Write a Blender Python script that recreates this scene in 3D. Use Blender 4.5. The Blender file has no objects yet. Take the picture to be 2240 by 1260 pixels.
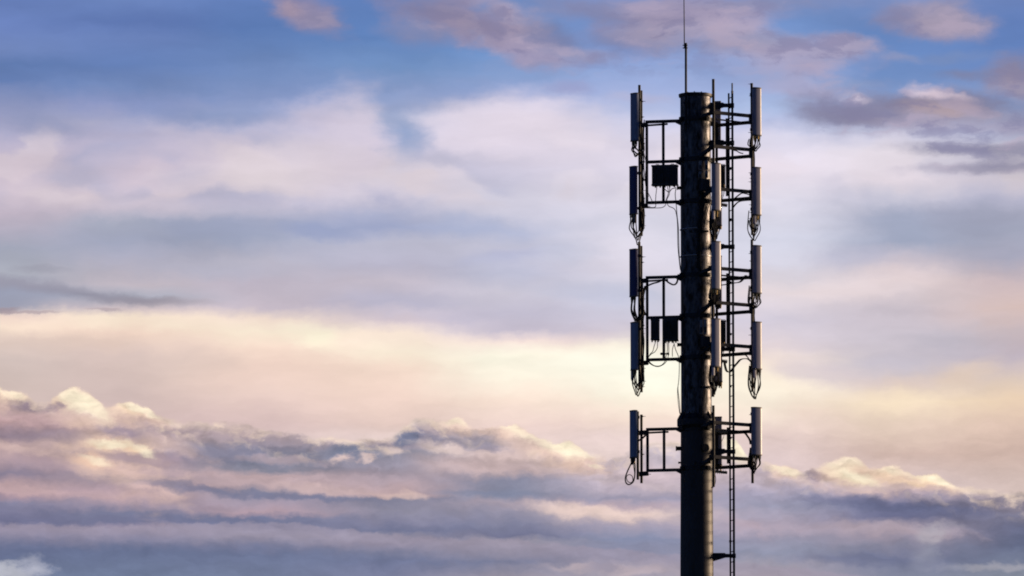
import bpy, bmesh, math, random
from mathutils import Vector, Matrix
random.seed(7)
R = math.radians
C = bpy.context.scene.collection
scene = bpy.context.scene

# ------------------------------------------------------------------ camera
PPM = 75.0                       # photograph pixels per metre at the mast
DIST = 220.0                     # camera to mast, metres
EL = R(7.3)                      # pitch
AX = 1522.5                      # mast axis in photograph pixels
SLANT = DIST / math.cos(EL)
CAMX, CAMZ = -(AX - 1120) / PPM, 1.7
F = SLANT * PPM                  # focal length in photograph pixels
HF = 2 * math.atan(1120 / F)
cam = bpy.data.objects.new('camera', bpy.data.cameras.new('camera'))
C.objects.link(cam)
cam.location = (CAMX, -DIST, CAMZ)
cam.rotation_euler = (R(90) + EL, 0, 0)
cam.data.sensor_width = 36
cam.data.lens = 18 / math.tan(HF / 2)
cam.data.clip_start = 1
cam.data.clip_end = 60000
scene.camera = cam

# ------------------------------------------------------------------ exposure
scene.view_settings.view_transform = 'Standard'
scene.view_settings.look = 'None'
scene.view_settings.exposure = 0
scene.view_settings.gamma = 1
scene.cycles.max_bounces = 5
scene.cycles.use_adaptive_sampling = True
scene.cycles.adaptive_threshold = .012
scene.cycles.adaptive_min_samples = 12
scene.cycles.filter_width = 1.9

# ------------------------------------------------------------------ sun
SUN_AZ, SUN_EL = R(22), R(7)     # azimuth counter-clockwise from +X, low evening sun off to the right
sl = bpy.data.lights.new('sun', 'SUN')
sl.energy = 3.4
sl.angle = R(10)
sl.color = (1.0, 0.72, 0.46)
so = bpy.data.objects.new('sun', sl)
C.objects.link(so)
sd = Vector((math.cos(SUN_AZ) * math.cos(SUN_EL), math.sin(SUN_AZ) * math.cos(SUN_EL), math.sin(SUN_EL)))
so.rotation_euler = sd.to_track_quat('Z', 'Y').to_euler()

# ------------------------------------------------------------------ sky
def lin(c, k=1.0):
    o = []
    for v in c:
        v /= 255.0
        o.append((v / 12.92 if v <= .04045 else ((v + .055) / 1.055) ** 2.4) * k)
    return (o[0], o[1], o[2], 1)

world = bpy.data.worlds.new('World')
scene.world = world
world.use_nodes = True
nt = world.node_tree
nt.nodes.clear()

def node(t, **kw):
    n = nt.nodes.new(t)
    for k, v in kw.items():
        setattr(n, k, v)
    return n

def put(sock, v):
    if isinstance(v, bpy.types.NodeSocket):
        nt.links.new(v, sock)
    else:
        sock.default_value = v

def M(op, a, b=None, c=None, clamp=False):
    n = node('ShaderNodeMath', operation=op, use_clamp=clamp)
    put(n.inputs[0], a)
    if b is not None:
        put(n.inputs[1], b)
    if c is not None:
        put(n.inputs[2], c)
    return n.outputs[0]

def sstep(v, a, b, lo=0.0, hi=1.0):
    n = node('ShaderNodeMapRange', interpolation_type='SMOOTHSTEP')
    put(n.inputs['Value'], v)
    put(n.inputs['From Min'], a); put(n.inputs['From Max'], b)
    put(n.inputs['To Min'], lo); put(n.inputs['To Max'], hi)
    return n.outputs['Result']

def mix(f, a, b, mode='MIX'):
    n = node('ShaderNodeMix', data_type='RGBA', blend_type=mode)
    put(n.inputs[0], f); put(n.inputs[6], a); put(n.inputs[7], b)
    return n.outputs[2]

def vec(x, y, z=0.0):
    n = node('ShaderNodeCombineXYZ')
    put(n.inputs[0], x); put(n.inputs[1], y); put(n.inputs[2], z)
    return n.outputs[0]

def noise(x, y, z=0.0, detail=4, rough=.55, dist=0.0):
    n = node('ShaderNodeTexNoise', noise_dimensions='2D')
    nt.links.new(vec(M('ADD', x, z * 3.7), M('ADD', y, z * 5.3)), n.inputs['Vector'])
    n.inputs['Scale'].default_value = 1
    n.inputs['Detail'].default_value = detail
    n.inputs['Roughness'].default_value = rough
    n.inputs['Distortion'].default_value = dist
    return M('SUBTRACT', n.outputs[0], .5)

tc = node('ShaderNodeTexCoord')
sep = node('ShaderNodeSeparateXYZ')
nt.links.new(tc.outputs['Generated'], sep.inputs[0])
dx, dy, dz = sep.outputs
az = M('ARCTAN2', dx, dy)                       # radians right of due north
el = M('ARCSINE', dz)
# sky chart units: 1 unit = 2240 steps; x grows to the right, y grows downwards (1000 steps = 3.47 degrees)
STEP = HF / 2240
X = M('PINGPONG', M('MULTIPLY_ADD', az, math.cos(EL) / HF, .5), 1.0)   # the cloudscape carries on, mirrored, to both sides
Y = M('MULTIPLY_ADD', el, -1 / HF, 630 / 2240 + EL / HF)
px = lambda v: v / 2240.0

# slow and fine turbulence that bends every cloud edge
w1 = noise(M('MULTIPLY', X, 5.0), M('MULTIPLY', Y, 11.0), 1.3, 3, .5)
w2 = noise(M('MULTIPLY', X, 5.0), M('MULTIPLY', Y, 11.0), 7.7, 3, .5)
f1 = noise(M('MULTIPLY', X, 34.0), M('MULTIPLY', Y, 56.0), 3.1, 6, .6)
f2 = noise(M('MULTIPLY', X, 34.0), M('MULTIPLY', Y, 56.0), 9.4, 6, .6)
SX = M('ADD', X, M('MULTIPLY_ADD', w1, px(150), M('MULTIPLY', f1, px(60))))
SY = M('ADD', Y, M('MULTIPLY_ADD', w2, px(44), M('MULTIPLY', f2, px(26))))
DX = M('ADD', X, M('MULTIPLY_ADD', w1, px(70), M('MULTIPLY', f1, px(60))))
DY = M('ADD', Y, M('MULTIPLY_ADD', w2, px(14), M('MULTIPLY', f2, px(34))))
SV = vec(SX, SY)
DV = vec(DX, DY)

def ramp(v, stops, y0, y1):
    n = node('ShaderNodeValToRGB')
    cr = n.color_ramp
    cr.interpolation = 'EASE' if False else 'LINEAR'
    fac = node('ShaderNodeMapRange')
    put(fac.inputs['Value'], v)
    fac.inputs['From Min'].default_value = px(y0); fac.inputs['From Max'].default_value = px(y1)
    nt.links.new(fac.outputs[0], n.inputs[0])
    ys = [(y - y0) / (y1 - y0) for y, _ in stops]
    cr.elements[0].position = ys[0]; cr.elements[0].color = lin(stops[0][1])
    cr.elements[1].position = ys[-1]; cr.elements[1].color = lin(stops[-1][1])
    for p, (_, c) in zip(ys[1:-1], stops[1:-1]):
        e = cr.elements.new(p); e.color = lin(c)
    return n.outputs[0]

def after(col, v):
    """v, but evaluated after col (keeps the long chain of puffs within the shader's memory)"""
    n = node('ShaderNodeVectorMath', operation='MULTIPLY_ADD')
    nt.links.new(col, n.inputs[0]); n.inputs[1].default_value = (1e-7,) * 3
    nt.links.new(v, n.inputs[2])
    return n.outputs[0]

def field(cols, vx, vy, y0, y1):
    out = None
    for i, (x, stops) in enumerate(cols):
        if out is not None:
            q = node('ShaderNodeSeparateXYZ'); nt.links.new(after(out, vec(vx, vy)), q.inputs[0])
            vx, vy = q.outputs[0], q.outputs[1]
        c = ramp(vy, stops, y0, y1)
        out = c if out is None else mix(sstep(vx, px(cols[i - 1][0]), px(x)), out, c)
    return out

SKY = [
 (0, [(0,(100,125,185)),(60,(106,130,190)),(110,(112,135,190)),(150,(92,119,172)),(185,(100,126,180)),(220,(128,142,186)),(255,(150,155,192)),(300,(180,174,200)),(350,(200,189,208)),(420,(207,193,206)),(465,(194,182,198)),(515,(176,172,190)),(545,(160,164,182)),(600,(175,178,191)),(640,(152,157,177)),(678,(160,162,180)),(698,(240,216,204)),(720,(247,226,208)),(748,(226,206,196)),(800,(206,190,185)),(860,(210,192,186)),(930,(212,192,188))]),
 (280,[(0,(104,130,188)),(50,(92,118,178)),(90,(105,130,188)),(150,(98,126,182)),(200,(115,138,188)),(232,(140,150,194)),(262,(164,167,200)),(320,(190,182,205)),(370,(205,192,208)),(425,(214,200,210)),(462,(200,190,205)),(492,(168,172,192)),(530,(160,165,188)),(562,(172,172,192)),(618,(195,185,195)),(650,(175,177,192)),(680,(215,198,200)),(700,(247,228,208)),(730,(240,215,200)),(780,(216,196,190)),(860,(210,190,186)),(930,(212,190,188))]),
 (560,[(0,(95,125,185)),(60,(88,120,178)),(110,(100,130,185)),(170,(115,140,190)),(215,(132,150,196)),(252,(160,168,205)),(292,(194,188,210)),(350,(212,200,214)),(400,(215,203,213)),(450,(200,193,210)),(492,(160,165,190)),(530,(156,163,188)),(580,(184,181,197)),(620,(192,183,198)),(670,(200,188,200)),(697,(244,224,210)),(722,(249,234,214)),(762,(246,222,207)),(800,(243,217,204)),(860,(230,206,197)),(930,(220,196,194)),(960,(222,200,198))]),
 (840,[(0,(92,125,185)),(90,(94,130,188)),(150,(113,145,195)),(190,(135,155,200)),(225,(150,165,205)),(245,(170,180,212)),(290,(185,187,214)),(340,(206,200,217)),(385,(216,206,218)),(425,(208,200,215)),(468,(172,177,206)),(500,(162,171,205)),(532,(186,186,206)),(580,(185,182,202)),(622,(200,191,205)),(662,(186,181,200)),(702,(214,200,208)),(730,(248,230,215)),(770,(252,238,219)),(800,(248,226,210)),(860,(240,215,203)),(920,(230,206,198)),(960,(230,210,206))]),
 (1120,[(0,(105,135,190)),(110,(108,145,200)),(165,(135,160,208)),(205,(152,167,212)),(228,(205,202,226)),(262,(226,216,230)),(305,(232,221,232)),(365,(225,215,228)),(425,(210,206,222)),(470,(204,202,220)),(505,(181,186,212)),(545,(194,193,212)),(602,(189,190,212)),(640,(203,198,213)),(682,(196,191,209)),(722,(201,193,208)),(746,(243,224,217)),(782,(254,246,229)),(830,(254,245,228)),(872,(249,228,214)),(930,(234,211,205)),(990,(232,212,208))]),
 (1400,[(0,(118,142,198)),(100,(125,150,205)),(160,(150,170,218)),(200,(163,178,222)),(240,(180,190,226)),(272,(206,206,231)),(330,(232,222,235)),(420,(225,218,231)),(480,(215,213,229)),(540,(223,218,232)),(600,(220,214,228)),(650,(201,203,222)),(700,(206,201,216)),(744,(220,208,216)),(763,(248,234,220)),(800,(255,253,237)),(872,(254,244,226)),(920,(246,226,213)),(960,(236,216,212))]),
 (1680,[(0,(118,142,195)),(50,(112,144,200)),(150,(135,160,210)),(200,(155,175,220)),(240,(168,187,226)),(272,(190,196,229)),(300,(217,214,234)),(360,(232,222,235)),(440,(222,218,232)),(520,(212,213,230)),(580,(215,213,228)),(640,(230,217,221)),(700,(215,208,222)),(760,(226,213,216)),(800,(249,232,216)),(850,(253,241,223)),(900,(242,222,209)),(960,(228,207,202)),(1010,(226,206,205))]),
 (1960,[(0,(118,140,192)),(70,(98,132,190)),(130,(106,138,194)),(180,(112,143,197)),(225,(140,160,205)),(262,(170,180,212)),(300,(205,204,226)),(340,(229,221,232)),(400,(225,215,226)),(432,(202,199,215)),(472,(167,172,196)),(530,(162,169,193)),(572,(200,191,203)),(620,(225,209,211)),(680,(206,196,206)),(740,(206,198,208)),(800,(201,193,201)),(842,(226,208,200)),(880,(245,226,202)),(925,(226,205,190)),(985,(212,188,179)),(1060,(218,199,198))]),
 (2240,[(0,(106,130,186)),(60,(95,125,185)),(130,(97,130,190)),(190,(126,148,196)),(240,(120,150,200)),(290,(165,172,202)),(330,(190,188,205)),(400,(208,198,207)),(442,(180,179,200)),(500,(160,164,185)),(570,(166,166,186)),(622,(206,187,191)),(680,(215,191,186)),(730,(201,186,190)),(790,(191,180,190)),(840,(224,205,191)),(880,(236,212,188)),(930,(221,196,182)),(1000,(205,181,171)),(1070,(214,194,188))]),
]
DECK = [
 (0, [(845,(246,224,194)),(872,(238,208,184)),(892,(186,160,166)),(928,(186,152,158)),(958,(146,127,147)),(985,(192,162,166)),(1010,(176,151,165)),(1040,(136,126,155)),(1062,(188,158,168)),(1080,(180,150,165)),(1102,(126,125,160)),(1125,(118,118,156)),(1142,(108,110,150)),(1157,(138,132,166)),(1187,(98,108,150)),(1230,(94,107,148)),(1262,(105,120,158))]),
 (280,[(870,(246,220,192)),(885,(238,210,190)),(920,(206,176,176)),(945,(160,141,160)),(973,(206,178,174)),(990,(172,152,165)),(1006,(164,141,160)),(1030,(196,166,175)),(1050,(162,146,166)),(1070,(176,152,170)),(1090,(192,162,172)),(1110,(160,145,170)),(1126,(116,120,157)),(1146,(110,113,152)),(1160,(146,136,166)),(1180,(120,122,160)),(1202,(95,108,150)),(1262,(106,121,160))]),
 (560,[(925,(208,184,182)),(955,(176,157,170)),(985,(136,131,156)),(1010,(121,126,156)),(1027,(132,132,156)),(1041,(192,166,176)),(1060,(190,165,176)),(1078,(142,138,165)),(1100,(164,150,175)),(1121,(182,157,176)),(1134,(112,118,157)),(1146,(108,114,154)),(1157,(142,139,170)),(1176,(146,141,169)),(1196,(115,120,158)),(1216,(98,110,150)),(1262,(110,123,162))]),
 (840,[(935,(196,178,186)),(965,(180,161,175)),(990,(140,140,165)),(1020,(150,143,166)),(1050,(174,155,171)),(1081,(198,168,176)),(1091,(126,127,158)),(1115,(140,138,166)),(1140,(130,130,165)),(1159,(108,114,153)),(1171,(142,139,168)),(1186,(140,135,165)),(1206,(110,118,156)),(1230,(108,118,160)),(1262,(120,126,165))]),
 (1120,[(925,(222,202,200)),(945,(186,168,180)),(972,(166,155,174)),(1000,(208,183,187)),(1030,(192,169,176)),(1050,(136,138,168)),(1080,(128,134,165)),(1100,(168,156,178)),(1120,(144,141,170)),(1150,(124,127,162)),(1171,(110,114,152)),(1186,(152,147,171)),(1206,(140,138,166)),(1230,(114,120,156)),(1262,(152,146,170))]),
 (1400,[(970,(230,210,208)),(1010,(198,182,196)),(1040,(206,186,200)),(1070,(190,175,195)),(1090,(154,150,180)),(1107,(188,168,186)),(1126,(226,201,200)),(1150,(168,159,185)),(1180,(128,137,175)),(1220,(140,140,172)),(1240,(178,167,186)),(1262,(164,157,180))]),
 (1680,[(1000,(226,206,208)),(1030,(212,192,202)),(1060,(185,171,191)),(1080,(166,160,190)),(1110,(154,154,186)),(1140,(170,160,186)),(1160,(176,162,186)),(1180,(150,148,178)),(1210,(140,145,176)),(1240,(160,154,176)),(1262,(166,156,174))]),
 (1960,[(1020,(246,222,196)),(1062,(226,200,194)),(1076,(190,167,180)),(1090,(146,137,166)),(1110,(100,106,147)),(1135,(104,108,150)),(1155,(150,141,166)),(1170,(160,147,169)),(1200,(130,130,160)),(1226,(108,114,150)),(1262,(128,134,165))]),
 (2240,[(1078,(196,176,178)),(1096,(140,130,150)),(1130,(120,118,146)),(1160,(100,105,141)),(1200,(94,104,140)),(1230,(108,118,150)),(1262,(128,136,160))]),
]
sky = field(SKY, SX, SY, 0, 1100)

def blob(col, cx, cy, rx, ry, c, s=1.0, rot=0.0, soft=.5, rag=.6, V=None, rn=None):
    """one soft cloud puff laid over the sky colour"""
    m = node('ShaderNodeMapping', vector_type='TEXTURE')
    nt.links.new(after(col, V or SV), m.inputs[0])
    m.inputs['Location'].default_value = (px(cx), px(cy), 0)
    m.inputs['Rotation'].default_value = (0, 0, R(rot))
    m.inputs['Scale'].default_value = (px(rx), px(ry), 1)
    l = node('ShaderNodeVectorMath', operation='LENGTH')
    nt.links.new(m.outputs[0], l.inputs[0])
    d = M('MULTIPLY_ADD', rn or w3, rag * 2.2, l.outputs['Value'])
    return mix(sstep(d, 1 + soft, max(0, 1 - soft), 0, s), col, lin(c))

w3 = noise(M('MULTIPLY', X, 13.0), M('MULTIPLY', Y, 28.0), 4.4, 4, .52)
BL = [  # (x, y, rx, ry, colour, strength, rotation, softness, raggedness)
 # pale anvil veils under the blue
 (760,300,95,70,(212,200,217),.75,0,.5,.8),(690,270,70,40,(196,190,214),.6,0,.6,.8),(800,262,60,36,(214,204,222),.75,0,.5,.7),
 (640,350,110,40,(218,206,214),.6,0,.8,.8),(1120,270,150,52,(228,217,231),.8,0,.45,.6),(1010,290,90,45,(222,212,228),.6,0,.6,.8),
 (880,283,40,42,(138,158,198),.85,0,.6,.7),(905,225,70,18,(148,163,204),.5,0,.8,.5),(500,255,70,20,(128,148,192),.6,0,.8,.9),
 (350,240,80,20,(122,142,190),.5,10,.8,.9),(70,270,70,24,(138,150,188),.5,0,.8,.8),(65,370,70,28,(212,196,208),.6,0,.8,.8),
 (150,385,60,30,(178,176,200),.45,0,.8,.8),(290,370,60,40,(208,194,210),.6,0,.8,.8),(400,385,50,25,(184,180,205),.5,0,.8,.8),
 (560,395,80,30,(220,208,214),.6,0,.8,.8),(1060,500,90,22,(168,178,210),.5,8,.7,.7),(720,512,80,14,(146,158,196),.6,5,.8,.5),
 (1130,560,90,16,(180,184,214),.6,-8,.8,.5),(1260,550,60,22,(192,196,218),.5,0,.8,.5),(500,508,120,16,(154,162,190),.5,3,.8,.6),
 (1300,645,120,16,(192,194,216),.6,3,.8,.5),(860,655,120,12,(180,178,200),.4,0,.8,.5),(430,590,140,14,(172,174,194),.4,2,.9,.6),
 # glow under the veil
 (655,735,45,28,(254,246,222),.8,20,.8,.5),(240,708,45,14,(250,232,212),.7,0,.8,.5),(370,716,40,12,(250,234,214),.6,0,.8,.5),
 (1090,785,110,30,(254,250,232),.6,5,.9,.5),(1420,810,140,55,(255,254,238),.7,0,.9,.4),(420,800,120,26,(226,206,198),.4,0,.9,.4),
 (720,825,160,24,(244,218,205),.4,0,.9,.4),(1020,690,70,10,(190,185,204),.4,0,.8,.5),
 (1960,500,70,34,(158,167,192),.5,10,.8,.6),(2160,480,90,30,(156,160,184),.5,0,.8,.6),(1860,560,70,26,(182,184,208),.5,0,.8,.5),
 (2000,610,90,16,(228,210,212),.5,5,.8,.5),(1870,640,100,14,(234,218,220),.5,0,.8,.5),(2110,750,80,34,(184,182,196),.5,0,.8,.6),
 (1800,815,90,22,(206,195,205),.6,10,.8,.6),(1960,800,80,18,(196,190,202),.5,0,.8,.6),(2120,820,60,20,(232,210,190),.5,-20,.8,.6),
 (1950,880,90,20,(250,230,204),.5,3,.9,.4),(1640,870,60,50,(254,246,228),.5,0,.9,.4),
 # broken mauve clouds across the top
 (690,28,72,40,(150,136,166),.85,25,.35,.8),(640,12,40,18,(172,146,162),.7,20,.5,.8),(725,50,34,14,(140,132,165),.6,10,.6,.8),
 (985,34,120,46,(146,134,166),.85,12,.35,.9),(1075,72,100,42,(160,144,172),.9,12,.35,.9),(900,76,50,20,(134,136,174),.6,5,.6,.8),
 (1150,112,90,30,(166,152,182),.85,5,.4,.8),(1120,30,56,26,(184,162,182),.8,12,.5,.7),(1010,58,50,22,(162,144,168),.6,10,.6,.7),
 (1225,78,60,24,(112,120,164),.8,12,.6,.8),(1270,112,80,14,(158,152,184),.7,4,.5,.7),(1310,10,130,20,(134,134,172),.7,2,.6,.8),
 (1360,30,90,14,(120,126,168),.6,6,.7,.8),(1385,84,80,26,(118,124,168),.8,3,.6,.8),(1490,58,130,34,(174,160,186),.85,4,.5,.8),
 (1600,62,90,30,(190,172,196),.85,6,.45,.8),(1560,20,140,20,(166,152,182),.8,2,.6,.8),(1460,30,60,20,(164,150,180),.6,0,.7,.8),
 (1620,104,90,20,(152,148,180),.8,0,.6,.8),(1730,112,130,30,(176,162,188),.85,3,.45,.8),(1850,88,55,14,(178,164,190),.8,6,.5,.8),
 (1700,150,120,20,(172,168,200),.7,4,.6,.8),(1770,158,40,16,(176,164,194),.7,5,.6,.8),(1740,196,90,15,(176,172,204),.7,5,.5,.8),(1690,88,50,12,(146,152,190),.5,0,.7,.8),
 (1560,182,90,16,(156,172,218),.4,0,.8,.5),(1240,192,40,10,(150,156,200),.7,5,.7,.6),(1400,214,50,8,(184,182,212),.6,2,.7,.6),
 (1700,10,140,10,(140,142,180),.5,0,.8,.6),(2100,125,70,10,(120,142,188),.5,0,.8,.8),(1980,122,40,9,(140,150,190),.6,8,.7,.8),(1900,185,70,10,(140,156,196),.5,0,.8,.8),
 (2050,44,98,30,(162,150,174),.92,4,.28,.45),(1975,44,42,20,(128,126,165),.75,0,.6,.5),(2075,60,60,22,(176,158,178),.7,6,.6,.5),
 (2235,165,55,30,(146,132,154),.85,10,.5,.6),(2240,205,40,30,(174,152,164),.7,20,.6,.6),(2130,164,40,9,(120,126,164),.7,3,.7,.7),
 (1970,248,205,36,(146,142,170),.8,2,.45,.7),(2180,270,80,26,(154,150,176),.5,4,.6,.7),(1860,248,110,20,(128,124,154),.75,0,.6,.8),(2000,228,110,18,(126,121,150),.8,2,.6,.8),(2140,226,60,16,(132,128,156),.7,4,.6,.8),
 (2042,204,40,10,(228,208,220),.75,8,.8,1.1),(2080,212,40,6,(214,196,210),.6,6,.9,1.),(1882,221,26,9,(216,202,218),.7,5,.8,1.2),(2065,244,70,18,(180,160,168),.85,6,.7,.6),(2060,278,120,12,(168,156,178),.5,4,.7,.6),
 (1780,282,90,10,(190,196,224),.4,4,.7,.6),(2165,334,150,13,(142,139,164),.85,1,.5,.6),(2190,374,130,11,(148,144,168),.8,-2,.5,.6),(2230,345,60,30,(150,148,172),.3,0,.8,.6),
 # thin dark wedge on the left
 (60,628,120,11,(152,146,160),.85,6,.6,.5),(190,648,120,9,(142,136,150),.85,7,.5,.5),(330,660,85,6,(150,143,156),.8,1,.5,.4),(80,650,150,22,(150,154,176),.6,3,.7,.4),
 (85,592,50,5,(152,152,168),.6,0,.6,.8),(10,685,30,7,(160,146,156),.8,0,.6,.8),(60,690,80,3,(176,160,166),.7,1,.6,1.),(235,683,30,3,(180,165,172),.7,1,.6,1.),
]
# soft billows in the high veil
bb = noise(M('MULTIPLY', SX, 13.0), M('MULTIPLY', SY, 20.0), 2.7, 1.5, .45)
zone = M('MULTIPLY', sstep(Y, px(250), px(320)), sstep(Y, px(470), px(420)))
zone = M('MULTIPLY', zone, sstep(X, px(1300), px(900), .35, 1))
sky = mix(M('MULTIPLY', sstep(bb, .02, -.16), M('MULTIPLY', zone, .5)), sky, lin((160, 166, 200)))
sky = mix(M('MULTIPLY', sstep(bb, .02, .16), M('MULTIPLY', zone, .5)), sky, lin((224, 210, 216)))
for b in BL:
    b = list(b)
    if b[1] < 400:
        if b[1] < 215 and b[4][2] < 200:
            b[4] = tuple(.78 * v + .22 * g_ for v, g_ in zip(b[4], (138, 142, 168)))
        b[7] = min(.95, b[7] + .28); b[2] *= 1.06; b[3] *= 1.1
    elif 585 < b[1] < 670 and b[0] < 400:
        b[7] = .95; b[5] *= .85; b[3] *= 1.3
    sky = blob(sky, *b)
# uneven thickness of the broken upper clouds
rr = node('ShaderNodeSeparateColor'); nt.links.new(sky, rr.inputs[0])
cl = M('MULTIPLY', sstep(rr.outputs[0], .15, .36), M('MAXIMUM', sstep(Y, px(190), px(120)), M('MULTIPLY', sstep(X, px(1700), px(1850)), sstep(Y, px(420), px(330)))))
cl = M('MULTIPLY', cl, sstep(rr.outputs[0], .62, .48))
tk = noise(M('MULTIPLY', SX, 17.0), M('MULTIPLY', SY, 44.0), 8.8, 5, .58)
sky = mix(M('MULTIPLY', sstep(tk, .02, -.15), M('MULTIPLY', cl, .5)), sky, lin((122, 120, 160)))
sky = mix(M('MULTIPLY', sstep(tk, .03, .17), M('MULTIPLY', cl, .4)), sky, lin((184, 168, 190)))

q_ = node('ShaderNodeSeparateXYZ'); nt.links.new(after(sky, DV), q_.inputs[0])
deck = field(DECK, q_.outputs[0], q_.outputs[1], 840, 1262)
f3 = noise(M('MULTIPLY', X, 60.0), M('MULTIPLY', Y, 95.0), 5.4, 6, .62)
DB = [
 (255,975,130,52,(224,190,178),.62,48,.9,1.),(1890,1040,110,26,(226,196,182),.5,8,.8,1.),(1130,975,130,28,(224,196,190),.5,14,.8,1.),(110,930,100,20,(178,146,156),.5,6,.9,.8),
 (165,884,42,26,(255,247,216),.95,25,.5,.9),(205,905,44,18,(255,248,222),.9,30,.6,.8),(295,898,44,13,(252,230,196),.9,15,.5,.8),(345,910,34,7,(244,222,200),.7,25,.6,.8),
 (40,868,46,12,(240,218,190),.8,15,.6,.9),(75,893,46,13,(144,126,150),.85,8,.6,.9),(8,895,14,12,(214,180,172),.6,0,.7,.6),
 (205,925,60,16,(222,190,180),.7,0,.8,.8),(270,948,56,14,(156,138,160),.85,5,.5,.9),(245,972,62,12,(250,222,188),.9,6,.6,1.),(312,988,26,11,(252,224,188),.9,30,.6,.9),
 (208,1012,44,13,(244,212,184),.85,15,.6,1.),(320,1004,80,12,(164,142,160),.8,4,.6,.8),(320,1070,34,11,(222,188,190),.85,10,.6,.8),(60,988,60,10,(206,176,176),.7,8,.6,.9),
 (290,1036,60,12,(220,186,182),.7,8,.8,.7),(400,980,60,16,(206,178,180),.6,20,.7,.9),(510,990,80,16,(124,124,154),.6,8,.7,.9),(420,1072,100,10,(118,120,156),.7,7,.6,.6),
 (640,1088,150,7,(112,118,156),.75,3,.6,.6),(130,958,110,12,(144,127,148),.6,3,.7,.8),(150,912,60,12,(196,166,170),.5,0,.8,.8),
 (520,935,80,10,(196,172,178),.6,12,.7,1.1),(640,1008,90,9,(184,164,178),.7,2,.6,.9),(690,1072,80,11,(214,184,188),.7,6,.7,.7),(60,1075,100,9,(200,168,176),.6,2,.8,.7),
 # the piled-up cumulus in the middle
 (925,952,62,24,(134,130,160),.85,-6,.5,.9),(1030,962,70,20,(152,146,170),.8,8,.6,.9),(880,960,26,14,(108,118,154),.8,-20,.6,.8),(930,928,26,9,(206,186,192),.7,0,.7,1.),(1000,924,34,12,(246,224,210),.9,0,.6,.9),
 (1120,938,34,10,(252,234,214),.85,15,.6,.9),(1160,958,60,14,(250,230,212),.85,22,.6,.9),(1190,976,60,14,(208,186,192),.6,10,.8,.9),(1235,982,46,17,(255,246,220),.98,16,.45,.8),(1262,992,34,9,(255,248,224),.9,10,.5,.8),
 (980,982,60,12,(222,200,200),.85,8,.6,.9),(1080,992,80,12,(212,188,192),.6,6,.7,.9),(1060,978,50,8,(142,136,164),.7,8,.6,.8),(1308,988,40,6,(126,128,164),.85,18,.5,.6),(1300,1022,26,8,(238,214,206),.7,10,.6,.9),
 (1010,1016,90,14,(206,180,186),.6,4,.8,.8),(750,994,40,16,(112,122,156),.75,0,.7,.9),(742,1006,22,8,(216,188,190),.8,0,.6,.9),(790,1004,14,7,(220,194,194),.8,0,.6,.9),(850,988,26,9,(222,198,196),.7,0,.7,.9),
 (1080,1080,120,9,(124,132,166),.7,2,.7,.6),(1290,1118,110,13,(236,208,202),.8,4,.7,.7),(1340,1130,60,10,(232,206,204),.5,0,.8,.7),(870,1084,50,8,(222,192,190),.7,4,.7,.6),
 (1460,1000,60,22,(196,186,208),.6,0,.8,.8),(1400,1060,120,9,(206,188,200),.5,6,.8,.7),
 # right of the mast
 (1610,982,34,26,(255,250,226),.98,40,.45,.6),(1712,1030,46,12,(252,232,208),.9,12,.5,.8),(1660,1032,22,14,(184,170,192),.7,30,.7,.8),(1776,1040,26,18,(150,136,162),.9,-10,.5,.8),
 (1868,1024,46,20,(248,224,194),.85,0,.6,.9),(1862,1044,60,12,(255,242,206),.85,18,.6,.9),(1945,1036,46,16,(250,226,192),.8,10,.6,.9),(2040,1054,50,12,(255,236,196),.95,16,.45,.8),(2005,1062,60,6,(252,226,192),.7,4,.6,.9),
 (1900,1068,120,8,(196,174,184),.6,3,.7,.8),(1950,1108,200,13,(98,104,146),.7,3,.7,.8),(2180,1110,110,12,(140,130,150),.5,4,.8,.8),(1960,1162,140,11,(176,158,174),.6,3,.8,.8),(2022,1172,24,16,(176,170,186),.7,-20,.6,1.),
 (2060,1160,50,8,(154,150,172),.5,0,.8,.9),(2010,1222,30,18,(150,152,176),.5,-30,.7,1.),(2180,1245,90,9,(170,168,184),.6,0,.7,1.),(1870,1228,120,12,(104,112,152),.6,2,.8,.8),(1640,1150,60,12,(190,168,186),.5,20,.8,.8),
 (20,1254,60,16,(190,192,210),.8,0,.6,1.),(80,1245,34,18,(170,174,200),.7,0,.7,1.),(1330,1246,120,7,(196,178,190),.7,2,.7,.8),(1320,1244,30,9,(120,124,160),.5,0,.7,.8),
]
for b in DB:
    x_, y_, rx_, ry_, c_, s_, r_, so_, rg_ = b
    if c_[0] > 236 and c_[2] < 226:                 # sunlit head: a peach shoulder, then a smaller cream core
        deck = blob(deck, x_ - 4, y_ + 5, rx_ * 1.35, ry_ * 1.55, (226, 192, 178), s_ * .75, r_, .8, rg_ * 1.2, V=DV, rn=f1)
        b = (x_, y_, rx_ * .95, ry_ * .95, (min(c_[0], 251), c_[1] - 10, c_[2] - 6), min(1, s_ * 1.0), r_, min(.85, so_ + .2), rg_ * .65)
    deck = blob(deck, *b, V=DV, rn=f1)

def curve(v, pts, y0, y1):
    n = node('ShaderNodeFloatCurve')
    put(n.inputs['Value'], v)
    cu = n.mapping.curves[0]
    q = [(x / 2240.0, (y1 - y) / (y1 - y0)) for x, y in pts]
    cu.points[0].location = q[0]; cu.points[-1].location = q[-1]
    for a in q[1:-1]:
        cu.points.new(*a)
    n.mapping.update()
    # back to chart units
    return M('MULTIPLY_ADD', n.outputs[0], -px(y1 - y0), px(y1))

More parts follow.
